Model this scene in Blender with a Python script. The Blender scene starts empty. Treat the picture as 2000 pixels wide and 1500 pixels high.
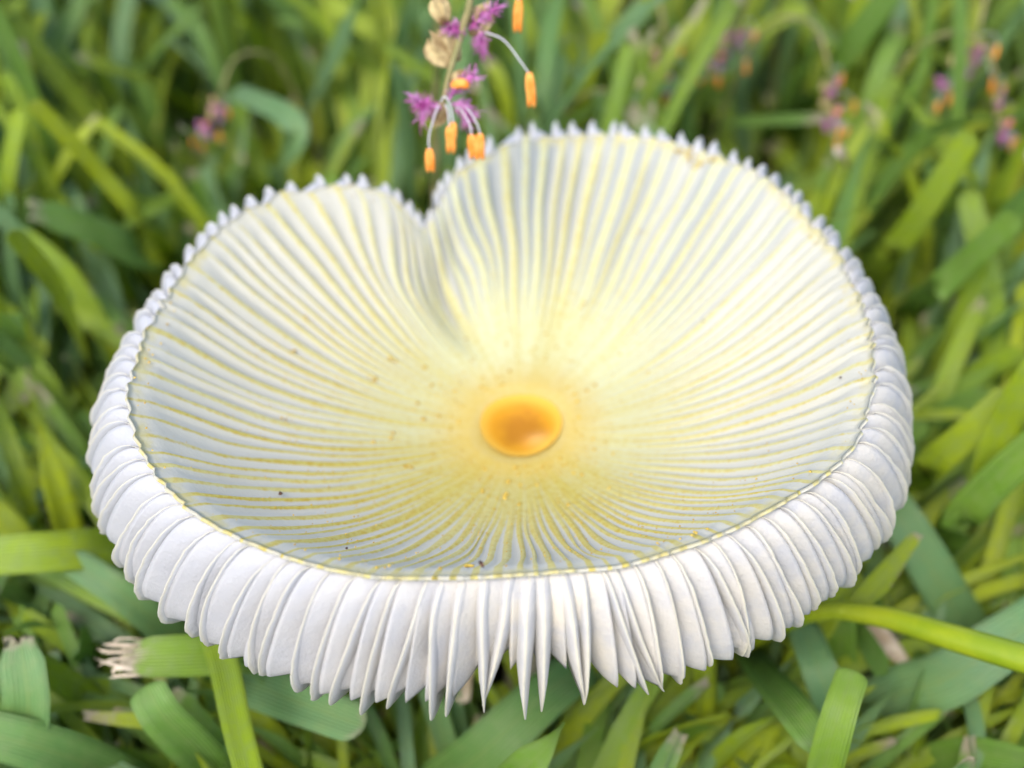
import bpy, math, random
import numpy as np
from mathutils import Vector

random.seed(11)
rng = np.random.default_rng(11)
MM = 0.001
SC = bpy.context.scene
COL = SC.collection

# ------------------------------------------------------------------ camera
CAM_POS = np.array([0.657, -95.867, 128.438])          # millimetres
PITCH = math.radians(40.0)
LENS = 49.32
cam_data = bpy.data.cameras.new("camera")
cam = bpy.data.objects.new("camera", cam_data)
COL.objects.link(cam)
cam.location = Vector(CAM_POS * MM)
cam.rotation_euler = (math.pi / 2 - PITCH, 0, 0)
cam_data.sensor_width = 36
cam_data.lens = LENS
cam_data.clip_start = 0.005
cam_data.clip_end = 200
cam_data.dof.use_dof = True
cam_data.dof.focus_distance = 0.106
cam_data.dof.aperture_fstop = 20.0
SC.camera = cam

# ------------------------------------------------------------------ light
SUN_EL, SUN_AZ = math.radians(52), math.radians(205)     # azimuth clockwise from +Y
world = bpy.data.worlds.new("World")
SC.world = world
world.use_nodes = True
wn = world.node_tree.nodes
wl = world.node_tree.links
bg = wn["Background"]
sky = wn.new("ShaderNodeTexSky")
sky.sky_type = 'NISHITA'
sky.sun_disc = False
sky.sun_elevation = SUN_EL
sky.sun_rotation = SUN_AZ
sky.dust_density = 2.2
sky.air_density = 0.9
sky.ozone_density = 1.0
wl.new(sky.outputs[0], bg.inputs[0])
bg.inputs[1].default_value = 0.15
sun_data = bpy.data.lights.new("sun", 'SUN')
sun_data.energy = 1.15
sun_data.angle = math.radians(28)
sun_data.color = (1.0, 0.94, 0.84)
sun = bpy.data.objects.new("sun", sun_data)
COL.objects.link(sun)
sd = Vector((math.sin(SUN_AZ) * math.cos(SUN_EL), math.cos(SUN_AZ) * math.cos(SUN_EL), math.sin(SUN_EL)))
sun.rotation_euler = (-sd).to_track_quat('-Z', 'Y').to_euler()
sun.location = sd * 3

SC.view_settings.view_transform = 'Standard'
SC.view_settings.look = 'None'
SC.view_settings.exposure = 1.48
SC.view_settings.gamma = 1.0
SC.view_settings.use_curve_mapping = False
SC.render.engine = 'CYCLES'
SC.cycles.use_denoising = True
SC.cycles.max_bounces = 10
SC.cycles.transmission_bounces = 6
SC.cycles.sample_clamp_indirect = 6

# ------------------------------------------------------------------ helpers
def tag(o, label=None, cat=None, group=None, kind=None):
    if label: o["label"] = label
    if cat: o["category"] = cat
    if group: o["group"] = group
    if kind: o["kind"] = kind
    return o

def empty(name, loc=(0, 0, 0), rz=0.0):
    o = bpy.data.objects.new(name, None)
    o.empty_display_size = 0.004
    o.location = loc
    o.rotation_euler = (0, 0, rz)
    COL.objects.link(o)
    return o

def make_mesh(name, verts, faces, attr=None, smooth=True):
    me = bpy.data.meshes.new(name)
    verts = np.asarray(verts, dtype=np.float32)
    if isinstance(faces, np.ndarray) and faces.ndim == 2:
        nf, k = faces.shape
        me.vertices.add(len(verts))
        me.vertices.foreach_set("co", (verts * MM).ravel())
        me.loops.add(nf * k)
        me.loops.foreach_set("vertex_index", faces.astype(np.int32).ravel())
        me.polygons.add(nf)
        me.polygons.foreach_set("loop_start", np.arange(0, nf * k, k, dtype=np.int32))
        me.update(calc_edges=True)
        me.validate()
    else:
        me.from_pydata([tuple(v) for v in (verts * MM)], [], faces)
        me.update()
    if attr is not None:
        a = me.attributes.new("pat", 'FLOAT_COLOR', 'POINT')
        a.data.foreach_set("color", np.asarray(attr, dtype=np.float32).ravel())
    if smooth:
        me.polygons.foreach_set("use_smooth", np.ones(len(me.polygons), dtype=bool))
    return me

def link(name, me, mat, parent=None, loc=None):
    o = bpy.data.objects.new(name, me)
    if mat is not None and not me.materials:
        me.materials.append(mat)
    COL.objects.link(o)
    if parent is not None: o.parent = parent
    if loc is not None: o.location = loc
    return o

def smoothstep(a, b, x):
    t = np.clip((np.asarray(x, float) - a) / (b - a), 0, 1)
    return t * t * (3 - 2 * t)

def grid_faces(nu, nv, off=0, wrap=False):
    i = np.arange(nu if wrap else nu - 1)
    j = np.arange(nv - 1)
    I, J = np.meshgrid(i, j, indexing='ij')
    I2 = (I + 1) % nu
    f = np.stack([I * nv + J, I2 * nv + J, I2 * nv + J + 1, I * nv + J + 1], -1).reshape(-1, 4)
    return f + off

def catmull(P, n, tt=None):
    P = np.asarray(P, float)
    Q = np.vstack([2 * P[0] - P[1], P, 2 * P[-1] - P[-2]])
    seg = len(P) - 1
    t = (np.linspace(0, 1, n) if tt is None else tt) * seg
    k = np.minimum(t.astype(int), seg - 1)
    f = (t - k)[:, None]
    a, b, c, d = Q[k], Q[k + 1], Q[k + 2], Q[k + 3]
    return 0.5 * (2 * b + (c - a) * f + (2 * a - 5 * b + 4 * c - d) * f ** 2 + (3 * b - a - 3 * c + d) * f ** 3)

def tube(P, rad, sides=8):
    """closed tube along points P with radius per point"""
    P = np.asarray(P, float)
    n = len(P)
    rad = np.broadcast_to(np.asarray(rad, float), (n,))
    T = np.gradient(P, axis=0)
    T /= np.linalg.norm(T, axis=1)[:, None] + 1e-12
    ref = np.array([0.31, 0.95, 0.05]) if abs(T[0][1]) < 0.9 else np.array([1.0, 0, 0])
    U = np.cross(T, ref); U /= np.linalg.norm(U, axis=1)[:, None] + 1e-12
    V = np.cross(T, U)
    a = np.arange(sides) / sides * 2 * math.pi
    R = P[:, None, :] + rad[:, None, None] * (np.cos(a)[None, :, None] * U[:, None, :] + np.sin(a)[None, :, None] * V[:, None, :])
    verts = R.reshape(-1, 3)
    f = []
    for i in range(n - 1):
        for j in range(sides):
            f.append((i * sides + j, i * sides + (j + 1) % sides, (i + 1) * sides + (j + 1) % sides, (i + 1) * sides + j))
    f.append(tuple(range(sides))[::-1])
    f.append(tuple((n - 1) * sides + j for j in range(sides)))
    return verts, f

def merge(parts):
    V, Fc, off = [], [], 0
    for v, f in parts:
        V.append(np.asarray(v, float))
        Fc += [tuple(int(i) + off for i in q) for q in f]
        off += len(v)
    return np.vstack(V), Fc

def project(P):
    """pixel in the 2000 x 1500 picture and depth; only used to keep grass from growing over the lens or the cap"""
    v = np.asarray(P, float) - CAM_POS
    fwd = np.array([0, math.cos(PITCH), -math.sin(PITCH)])
    up = np.array([0, math.sin(PITCH), math.cos(PITCH)])
    z = v @ fwd
    zz = np.maximum(z, 1e-3)
    return 1000 + 2740 * v[..., 0] / zz, 750 - 2740 * (v @ up) / zz, z

# ------------------------------------------------------------------ materials
def new_mat(name):
    m = bpy.data.materials.new(name)
    m.use_nodes = True
    nt = m.node_tree
    nt.nodes.clear()
    return m, nt

class NB:
    def __init__(self, nt): self.nt = nt
    def n(self, t, **kw):
        x = self.nt.nodes.new(t)
        for k, v in kw.items(): setattr(x, k, v)
        return x
    def l(self, a, b): self.nt.links.new(a, b)
    def val(self, s, v):
        if hasattr(v, 'is_linked') or hasattr(v, 'links'): self.l(v, s)
        else: s.default_value = v
    def math(self, op, a, b=0.0, clamp=False):
        x = self.n("ShaderNodeMath", operation=op, use_clamp=clamp)
        self.val(x.inputs[0], a); self.val(x.inputs[1], b)
        return x.outputs[0]
    def mix(self, f, a, b, blend='MIX'):
        x = self.n("ShaderNodeMix", data_type='RGBA', blend_type=blend)
        self.val(x.inputs[0], f); self.val(x.inputs[6], a); self.val(x.inputs[7], b)
        return x.outputs[2]
    def step(self, v, a, b, lo=0.0, hi=1.0):
        x = self.n("ShaderNodeMapRange", interpolation_type='SMOOTHSTEP')
        self.val(x.inputs[0], v); self.val(x.inputs[1], a); self.val(x.inputs[2], b)
        x.inputs[3].default_value = lo; x.inputs[4].default_value = hi
        return x.outputs[0]
    def noise(self, scale, detail=3.0, rough=0.55, vec=None):
        x = self.n("ShaderNodeTexNoise")
        x.inputs["Scale"].default_value = scale
        x.inputs["Detail"].default_value = detail
        x.inputs["Roughness"].default_value = rough
        if vec is not None: self.l(vec, x.inputs["Vector"])
        return x.outputs["Fac"]
    def coord(self):
        return self.n("ShaderNodeTexCoord").outputs["Object"]
    def geo(self):
        return self.n("ShaderNodeNewGeometry").outputs["Position"]
    def attr(self, name="pat"):
        a = self.n("ShaderNodeAttribute", attribute_name=name)
        s = self.n("ShaderNodeSeparateColor")
        self.l(a.outputs["Color"], s.inputs[0])
        return s.outputs[0], s.outputs[1], s.outputs[2], a.outputs["Alpha"]
    def bump(self, h, dist, strength=1.0):
        b = self.n("ShaderNodeBump")
        b.inputs["Strength"].default_value = strength
        b.inputs["Distance"].default_value = dist
        self.l(h, b.inputs["Height"])
        return b.outputs[0]
    def finish(self, color, rough=0.6, spec=0.3, trans=0.0, tcol=None, normal=None, sheen=0.0):
        p = self.n("ShaderNodeBsdfPrincipled")
        self.val(p.inputs["Base Color"], color)
        self.val(p.inputs["Roughness"], rough)
        self.val(p.inputs["Specular IOR Level"], spec)
        if sheen: p.inputs["Sheen Weight"].default_value = sheen
        if normal is not None: self.l(normal, p.inputs["Normal"])
        out = self.n("ShaderNodeOutputMaterial")
        if trans:
            t = self.n("ShaderNodeBsdfTranslucent")
            self.val(t.inputs[0], tcol if tcol is not None else color)
            if normal is not None: self.l(normal, t.inputs["Normal"])
            m = self.n("ShaderNodeMixShader")
            m.inputs[0].default_value = trans
            self.l(p.outputs[0], m.inputs[1]); self.l(t.outputs[0], m.inputs[2])
            self.l(m.outputs[0], out.inputs[0])
        else:
            self.l(p.outputs[0], out.inputs[0])

def rgb(r, g, b): return (r, g, b, 1.0)

def mat_grass():
    m, nt = new_mat("grass_leaf")
    b = NB(nt)
    along, across, tint, dry = b.attr()
    pos = b.geo()
    big = b.noise(90, 2, 0.5, pos)
    fine = b.noise(900, 3, 0.6, pos)
    t = b.math('ADD', tint, b.math('MULTIPLY', b.math('SUBTRACT', big, 0.5), 0.35), True)
    ramp = b.n("ShaderNodeValToRGB")
    cr = ramp.color_ramp
    cr.elements[0].position = 0.0; cr.elements[0].color = rgb(0.220, 0.390, 0.192)
    cr.elements[1].position = 1.0; cr.elements[1].color = rgb(0.520, 0.610, 0.014)
    for p, c in ((0.25, rgb(0.175, 0.350, 0.096)), (0.5, rgb(0.198, 0.373, 0.041)), (0.75, rgb(0.339, 0.480, 0.018))):
        e = cr.elements.new(p); e.color = c
    b.l(t, ramp.inputs[0])
    # parallel veins and paler midrib
    ax = b.math('ABSOLUTE', b.math('SUBTRACT', across, 0.5))
    mid = b.step(ax, 0.0, 0.07, 0.30, 0.0)
    vein = b.math('SINE', b.math('MULTIPLY', across, 75.0))
    vfac = b.math('MULTIPLY_ADD', vein, 0.10); 
    nt.nodes[-1].inputs[2].default_value = 0.10
    c = b.mix(mid, ramp.outputs[0], rgb(0.30, 0.40, 0.10))
    c = b.mix(vfac, c, rgb(0.02, 0.06, 0.01))
    c = b.mix(b.step(fine, 0.35, 0.7, 0.0, 0.35), c, rgb(0.26, 0.36, 0.12))
    # bleached, torn or mown ends
    d0 = b.math('SUBTRACT', 1.0, b.math('MULTIPLY', dry, 0.13))
    dn = b.math('ADD', along, b.math('MULTIPLY', b.math('SUBTRACT', fine, 0.5), 0.16))
    dm = b.step(b.math('SUBTRACT', dn, d0), -0.03, 0.07)
    dm = b.math('MULTIPLY', dm, b.step(dry, 0.02, 0.12))
    straw = b.mix(fine, rgb(0.42, 0.32, 0.19), rgb(0.60, 0.54, 0.42))
    c = b.mix(dm, c, straw)
    h = b.math('ADD', b.math('MULTIPLY', vein, 0.5), fine)
    nrm = b.bump(h, 0.00010, 0.8)
    b.finish(c, rough=0.46, spec=0.7, trans=0.48, tcol=b.mix(0.5, c, rgb(0.30, 0.42, 0.02)), normal=nrm)
    return m

def mat_cap():
    m, nt = new_mat("cap_skin")
    b = NB(nt)
    u, ridge, dust, jag = b.attr()
    pos = b.coord()
    n1 = b.noise(1900, 3, 0.65, pos)
    n2 = b.noise(330, 3, 0.6, pos)
    n3 = b.noise(110, 2, 0.5, pos)
    nn = b.math('ADD', b.math('MULTIPLY', b.math('SUBTRACT', n1, 0.5), 0.55), b.math('MULTIPLY', b.math('SUBTRACT', n2, 0.5), 0.75))
    # thread of yellow meal along each rib: thin at the margin, wide inwards
    thr = b.step(u, 0.30, 0.97, 0.12, 0.84)
    thr = b.math('SUBTRACT', thr, b.math('MULTIPLY', b.math('SUBTRACT', jag, 0.15), 0.36))
    rm = b.step(b.math('SUBTRACT', b.math('ADD', ridge, b.math('MULTIPLY', nn, 0.50)), thr), -0.08, 0.16)
    pale = b.mix(dust, rgb(0.583, 0.591, 0.349), rgb(0.500, 0.433, 0.108))
    gold = b.mix(dust, rgb(0.567, 0.533, 0.234), rgb(0.449, 0.333, 0.041))
    ycol = b.mix(b.step(n1, 0.40, 0.68), pale, gold)
    trough = b.mix(n3, rgb(0.448, 0.435, 0.360), rgb(0.536, 0.523, 0.443))
    trough = b.mix(b.math('MULTIPLY', jag, b.step(dust, 0.15, 0.65, 0.85, 0.1)), trough, rgb(0.290, 0.314, 0.305))
    cream = b.mix(dust, rgb(0.459, 0.484, 0.353), rgb(0.441, 0.431, 0.262))
    trough = b.mix(b.step(b.math('ADD', u, b.math('MULTIPLY', nn, 0.10)), 0.28, 0.70, 1.0, 0.0), trough, cream)
    c = b.mix(b.math('MULTIPLY', rm, b.step(dust, 0.0, 1.0, 0.80, 1.0)), trough, ycol)
    marg = b.step(b.math('ADD', u, b.math('MULTIPLY', nn, 0.012)), 0.972, 0.992)
    c = b.mix(b.math('MULTIPLY', marg, b.step(n2, 0.42, 0.62, 0.05, 0.85)), c, b.mix(n1, rgb(0.550, 0.533, 0.349), rgb(0.467, 0.383, 0.100)))
    # warm halo round the disc
    halo = b.step(b.math('ADD', u, b.math('MULTIPLY', nn, 0.05)), 0.12, 0.33, 0.85, 0.0)
    c = b.mix(halo, c, b.mix(n1, rgb(0.561, 0.445, 0.126), rgb(0.523, 0.348, 0.048)))
    ring = b.math('MULTIPLY', b.step(u, 0.122, 0.140), b.step(u, 0.140, 0.165, 1.0, 0.0))
    c = b.mix(b.math('MULTIPLY', ring, 0.12), c, rgb(0.567, 0.500, 0.282))
    nrm = b.bump(b.math('ADD', n1, b.math('MULTIPLY', n2, 0.6)), 0.00010, 0.55)
    b.finish(c, rough=0.75, spec=0.2, trans=0.22, normal=nrm, sheen=0.1)
    return m

def mat_gill():
    m, nt = new_mat("gill_white")
    b = NB(nt)
    s, t, warm, edge = b.attr()
    pos = b.coord()
    n1 = b.noise(2600, 3, 0.7, pos)
    n2 = b.noise(380, 3, 0.6, pos)
    c = b.mix(n2, rgb(0.545, 0.555, 0.59), rgb(0.61, 0.615, 0.635))
    c = b.mix(b.math('MULTIPLY', warm, b.step(n2, 0.25, 0.65, 0.25, 1.0)), c, rgb(0.80, 0.74, 0.62))  # tan tone plus warm light of one flank, both put into the colour
    # spore-tinted free edge and the yellow meal caught at the margin
    c = b.mix(b.math('MULTIPLY', b.step(t, 0.955, 1.0), 0.6), c, rgb(0.80, 0.74, 0.52))
    c = b.mix(b.math('MULTIPLY', b.step(b.math('ADD', s, b.math('MULTIPLY', b.math('SUBTRACT', n2, 0.5), 0.05)), 0.0, 0.05, 1.0, 0.0), 0.5), c, rgb(0.80, 0.70, 0.30))
    nrm = b.bump(b.math('ADD', n1, b.math('MULTIPLY', n2, 0.8)), 0.00018, 0.5)
    b.finish(c, rough=0.8, spec=0.08, trans=0.42, tcol=rgb(0.66, 0.66, 0.63), normal=nrm, sheen=0.15)
    return m

def mat_simple(name, c1, c2, scale=600, rough=0.6, spec=0.3, trans=0.0, bump=0.0, world=False, lo=0.3, hi=0.7):
    m, nt = new_mat(name)
    b = NB(nt)
    pos = b.geo() if world else b.coord()
    f = b.noise(scale, 4, 0.6, pos)
    c = b.mix(b.step(f, lo, hi), rgb(*c1), rgb(*c2))
    nrm = b.bump(f, bump, 0.7) if bump else None
    b.finish(c, rough=rough, spec=spec, trans=trans, normal=nrm)
    return m

def mat_disc():
    m, nt = new_mat("disc_orange")
    b = NB(nt)
    r, pl, _, _ = b.attr()
    pos = b.coord()
    n2 = b.noise(420, 3, 0.6, pos)
    n1 = b.noise(1800, 3, 0.6, pos)
    c = b.mix(b.step(b.math('ADD', r, b.math('MULTIPLY', b.math('SUBTRACT', n2, 0.5), 0.7)), 0.25, 0.75), rgb(0.31, 0.125, 0.001), rgb(0.45, 0.205, 0.002))
    c = b.mix(b.math('MULTIPLY', pl, 0.5), c, rgb(0.60, 0.34, 0.12))  # pinkish reflection low on one side of the disc, painted into its colour
    c = b.mix(b.step(r, 0.66, 1.0, 0.0, 0.5), c, rgb(0.64, 0.42, 0.06))
    b.finish(c, rough=0.6, spec=0.3, normal=b.bump(n1, 0.00005, 0.4))
    return m

M_GRASS = mat_grass()
M_CAP = mat_cap()
M_GILL = mat_gill()
M_DISC = mat_disc()
M_STEM = mat_simple("stem_cream", (0.62, 0.58, 0.40), (0.74, 0.72, 0.60), 300, 0.7, 0.2, 0.0, 0.0001)
M_MEAL = mat_simple("yellow_meal", (0.36, 0.22, 0.03), (0.56, 0.40, 0.08), 900, 0.85, 0.1)
M_SPECK = mat_simple("dark_speck", (0.03, 0.015, 0.008), (0.10, 0.05, 0.03), 1500, 0.6, 0.3)
M_SOIL = mat_simple("soil", (0.025, 0.018, 0.010), (0.095, 0.068, 0.042), 160, 0.95, 0.1, 0.0, 0.0015, True)
M_STRAW = mat_simple("dry_straw", (0.30, 0.22, 0.13), (0.62, 0.54, 0.42), 260, 0.75, 0.2, 0.15, 0.0001, True)
M_THATCH = mat_simple("thatch", (0.12, 0.08, 0.04), (0.40, 0.30, 0.18), 120, 0.85, 0.15, 0.0, 0.0002, True)
M_ANTHER = mat_simple("anther_orange", (0.80, 0.25, 0.03), (0.90, 0.42, 0.10), 900, 0.6, 0.3, 0.15, 0.00008)
M_FILAMENT = mat_simple("filament_white", (0.62, 0.62, 0.62), (0.72, 0.66, 0.74), 600, 0.45, 0.4, 0.3)
M_STIGMA = mat_simple("stigma_purple", (0.50, 0.07, 0.34), (0.74, 0.38, 0.68), 700, 0.65, 0.2, 0.25)
M_HUSK = mat_simple("husk_tan", (0.20, 0.12, 0.05), (0.60, 0.48, 0.24), 700, 0.65, 0.25, 0.2, 0.0001)
M_STALK = mat_simple("stalk_olive", (0.10, 0.12, 0.03), (0.26, 0.22, 0.10), 300, 0.6, 0.3, 0.0)
M_RUNNER = mat_simple("runner_green", (0.20, 0.29, 0.010), (0.32, 0.38, 0.015), 150, 0.42, 0.5, 0.2, 0.00005)

# single blades: label, width, tint, dryness, tip, centre line from root to tip (mm)
HEROES = [
  ("horizontal yellow-green grass blade passing behind the mushroom's gills with its end out of the lawn", 5.0, 0.8, 0, 'blunt', [(-32.9, 21.2, -0.5), (-34.1, 17.4, 8.0), (-38.9, 2.5, 24.0), (-43.3, -2.7, 29.0), (-50.9, -4.4, 30.0)], 'the long horizontal yellow-green blade'),
  ('broad green grass blade with a torn straw-coloured end under the mushroom cap', 4.8, 0.62, 0.45, 'torn', [(-7.6, 6.8, -0.5), (-9.6, 4.5, 6.0), (-21.0, -8.8, 22.0), (-27.4, -13.6, 27.0), (-34.5, -14.8, 28.0)], 'the torn straw-ended blade'),
  ('narrow yellow-green grass blade hanging straight down beside the torn-ended blade', 3.1, 0.78, 0, 'blunt', [(-32.7, 4.1, -0.5), (-28.4, -7.1, 24.0), (-24.9, -16.3, 29.0), (-22.5, -23.7, 30.0), (-20.0, -30.6, 30.0)], 'the narrow hanging yellow-green blade'),
  ('blue-green grass blade with a smooth rounded tip and yellow spot below the gills', 5.0, 0.12, 0.12, 'blunt', [(-34.4, 3.9, -0.5), (-33.3, 2.2, 4.0), (-25.3, -9.7, 18.0), (-18.5, -16.7, 24.0), (-12.4, -20.0, 25.0)], 'the round-tipped blue-green blade'),
  ('curled grass blade folded along its midrib under the torn-ended blade', 4.6, 0.45, 0, 'blunt', [(-24.1, -12.6, -0.5), (-26.1, -16.1, 8.0), (-27.9, -19.2, 20.0), (-30.2, -19.6, 26.0), (-31.8, -17.7, 28.0)], 'the curled folded blade'),
  ('deep green blade crossing below the long spear-shaped gills', 5.6, 0.3, 0, 'blunt', [(-11.4, -13.7, -0.5), (-8.6, -14.7, 6.0), (-2.7, -16.9, 16.0), (3.1, -13.4, 20.0), (8.3, -6.9, 18.0)], 'the deep green crossing blade'),
  ('pale-edged pointed grass blade rising beside the crossing deep green blade', 3.4, 0.55, 0.05, 'point', [(-8.7, -17.7, -0.5), (-2.2, -22.4, 16.0), (1.1, -24.8, 25.0), (3.3, -24.6, 28.0), (5.1, -23.2, 30.0)], 'the pale-edged pointed blade'),
  ("bright upright grass blade with a slanting tip below the gills' tan side", 3.6, 0.55, 0, 'blunt', [(33.1, -17.6, -0.5), (27.7, -24.8, 18.0), (27.1, -25.6, 27.0), (27.8, -24.1, 32.0), (29.4, -20.8, 34.0)], 'the bright slanting-tip blade'),
  ('broad blue-green blade leaning behind the yellow-green runner', 5.4, 0.15, 0, 'blunt', [(56.8, 1.7, -0.5), (54.8, 1.5, 4.0), (47.1, 0.8, 16.0), (41.9, 3.4, 24.0), (38.5, 8.5, 27.0)], 'the blue-green blade behind the runner'),
  ("wide blue-green blade lying flat across the yellow-green runner's end", 6.2, 0.1, 0, 'blunt', [(31.2, -5.7, -0.5), (37.5, -8.8, 14.0), (42.0, -11.0, 20.0), (46.8, -9.9, 24.0), (54.3, -5.9, 26.0)], 'the wide flat blue-green blade'),
  ("yellow-green blade with rounded tip poking out beside the cap's torn gill", 3.8, 0.85, 0.05, 'blunt', [(47.4, 28.9, -0.5), (46.6, 25.0, 8.0), (43.9, 11.5, 26.0), (46.3, 9.4, 33.0), (50.6, 10.7, 38.0)], 'the rounded-tip yellow blade'),
  ('upright yellow-green blade standing beside the rounded-tip yellow blade', 4.0, 0.82, 0, 'blunt', [(54.9, 21.2, -0.5), (52.8, 16.7, 10.0), (48.3, 6.9, 30.0), (48.7, 6.5, 38.0), (50.6, 6.9, 46.0)], 'the upright yellow-green blade'),
  ('green blade with a pale yellow midrib leaning away from the mushroom', 4.4, 0.52, 0.1, 'blunt', [(49.4, 18.5, -0.5), (48.6, 15.6, 6.0), (45.2, 3.6, 26.0), (46.5, 1.3, 34.0), (50.9, 1.2, 42.0)], 'the pale-midribbed green blade'),
  ('slim bright yellow blade with a pointed tip in the lawn behind the cap', 2.9, 0.97, 0.05, 'blunt', [(-50.5, 80.6, -0.5), (-49.9, 77.7, 6.0), (-44.1, 50.3, 30.0), (-48.0, 46.4, 42.0), (-52.9, 44.3, 52.0)], 'the slim bright yellow blade'),
  ('short bright yellow blade with a dry tan end behind the slim yellow blade', 4.2, 0.95, 0.45, 'torn', [(-50.1, 116.9, -0.5), (-50.0, 113.9, 6.0), (-49.3, 93.2, 26.0), (-52.8, 81.3, 36.0), (-57.1, 74.6, 42.0)], 'the short tan-ended yellow blade'),
  ("yellow-green blade with a bleached tan tip rising over the cap's scalloped edge", 3.4, 0.88, 0.6, 'torn', [(-35.1, 94.7, -0.5), (-35.1, 91.7, 6.0), (-35.2, 69.4, 26.0), (-37.2, 60.0, 36.0), (-39.0, 52.4, 44.0)], 'the bleached-tip yellow-green blade'),
  ("blue-green blade bent sharply in the middle behind the cap's smaller lobe", 5.0, 0.08, 0, 'blunt', [(-40.8, 93.1, -0.5), (-39.7, 90.3, 6.0), (-30.9, 68.1, 28.0), (-27.3, 63.6, 38.0), (-37.4, 76.2, 36.0)], 'the sharply bent blue-green blade'),
  ("curved yellow-green blade arching down beside the cap's white gills", 3.2, 0.8, 0, 'blunt', [(-55.4, 49.0, -0.5), (-54.7, 47.1, 4.0), (-51.4, 37.8, 22.0), (-50.3, 31.2, 36.0), (-52.1, 27.5, 46.0)], 'the arching yellow-green blade'),
  ("broad dark green blade with a bleached kink behind the cap's edge", 6.0, 0.38, 0.25, 'torn', [(-46.0, 74.2, -0.5), (-46.1, 71.2, 6.0), (-46.4, 53.3, 24.0), (-50.2, 47.9, 32.0), (-56.0, 43.8, 38.0)], 'the broad kinked dark blade'),
  ('thin green blade lying level with a whitish cut end behind the cap', 2.6, 0.4, 0.75, 'torn', [(29.6, 117.8, -0.5), (29.6, 114.8, 6.0), (29.3, 77.7, 30.0), (34.5, 68.3, 36.0), (40.7, 61.8, 40.0)], 'the level cut-ended thin blade'),
  ('cut grass blade ending in a blunt pale stub above the level thin blade', 3.4, 0.45, 0.35, 'torn', [(41.9, 108.6, -0.5), (41.5, 105.6, 6.0), (38.9, 87.5, 24.0), (39.5, 79.1, 36.0), (41.0, 73.4, 46.0)], 'the blunt pale stub blade'),
  ('wide yellow-green blade leaning over the lawn behind the smaller lobe', 5.2, 0.8, 0, 'blunt', [(-36.5, 120.4, -0.5), (-36.4, 117.4, 6.0), (-35.8, 97.5, 28.0), (-37.8, 89.8, 40.0), (-39.8, 81.3, 52.0)], 'the wide leaning yellow-green blade'),
  ('tall blue-green blade standing behind the purple flower spike', 5.4, 0.05, 0, 'blunt', [(-38.1, 108.3, -0.5), (-36.8, 105.6, 6.0), (-27.6, 87.3, 30.0), (-20.3, 77.2, 46.0), (-15.2, 64.2, 60.0)], 'the tall blue-green blade'),
  ('blue-green upright blade growing from behind the notch in the cap', 4.6, 0.05, 0, 'blunt', [(-14.5, 80.3, -0.5), (-13.7, 70.3, 20.0), (-13.0, 61.6, 32.0), (-12.5, 55.9, 42.0), (-12.4, 48.7, 54.0)], 'the blue-green blade at the notch'),
  ("long green blade lying low beside the cap's bluish gills", 5.6, 0.58, 0, 'blunt', [(-28.1, 7.4, -0.5), (-29.3, 5.8, 4.0), (-34.5, -1.0, 18.0), (-40.7, -0.4, 22.0), (-49.5, 3.4, 24.0)], 'the long low green blade'),
  ('green blade with a waxy sheen along one edge under the long low blade', 4.0, 0.12, 0, 'blunt', [(-28.1, 3.1, -0.5), (-29.2, 1.5, 4.0), (-33.5, -4.7, 20.0), (-36.9, -5.3, 26.0), (-42.6, -2.4, 28.0)], 'the waxy-edged green blade'),
  ('pale crumpled grass blade with whitish skin in the lawn beside dry straw', 5.4, 0.22, 0.35, 'torn', [(-49.6, -15.5, -0.5), (-47.1, -17.1, 6.0), (-43.9, -19.2, 20.0), (-42.6, -18.0, 26.0), (-43.4, -14.3, 30.0)], 'the crumpled pale blade'),
  ('deep green blade with folded end lying beneath the crumpled pale blade', 5.2, 0.3, 0, 'blunt', [(-31.6, -13.1, -0.5), (-33.7, -15.3, 6.0), (-37.6, -19.4, 18.0), (-42.0, -21.2, 24.0), (-48.0, -20.7, 26.0)], 'the folded deep green blade'),
  ('short tan-tipped blade leaning against the bright slanting-tip blade', 4.2, 0.45, 0.2, 'torn', [(25.4, 7.3, -0.5), (25.3, 3.3, 8.0), (24.8, -10.4, 20.0), (25.7, -19.1, 26.0), (27.7, -23.4, 26.0)], 'the short tan-tipped blade'),
  ("blue-green blade standing in shade below the cap's widest gills", 4.2, 0.18, 0, 'blunt', [(38.3, -10.8, -0.5), (36.5, -11.6, 4.0), (32.3, -13.4, 16.0), (29.8, -11.4, 22.0), (28.9, -5.1, 22.0)], 'the shaded blue-green blade'),
  ('yellow-green blade leaning out behind the tan-edged gills', 4.6, 0.78, 0, 'blunt', [(50.4, 69.6, -0.5), (50.1, 67.6, 4.0), (47.2, 49.3, 26.0), (48.8, 44.6, 36.0), (52.9, 44.2, 48.0)], 'the yellow-green blade behind the gills'),
  ("light green blade leaning low behind the cap's tan-edged gills", 4.4, 0.5, 0, 'blunt', [(55.3, 65.4, -0.5), (54.7, 62.5, 6.0), (49.7, 39.1, 28.0), (52.0, 35.2, 36.0), (56.1, 33.5, 44.0)], 'the low light green blade'),
  ("broad green blade rising steeply between the lawn's cut stubs", 5.4, 0.42, 0, 'blunt', [(45.9, 110.9, -0.5), (45.6, 108.9, 4.0), (43.0, 88.5, 26.0), (44.9, 77.3, 40.0), (49.6, 72.0, 54.0)], 'the broad steep green blade'),
]
RUNNER = [(20.0, 5.4, -1.0), (25.4, -4.0, 18.0), (29.6, -8.4, 27.0), (33.9, -12.4, 31.0), (38.6, -17.3, 34.0), (45.7, -23.3, 37.0)]

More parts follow.
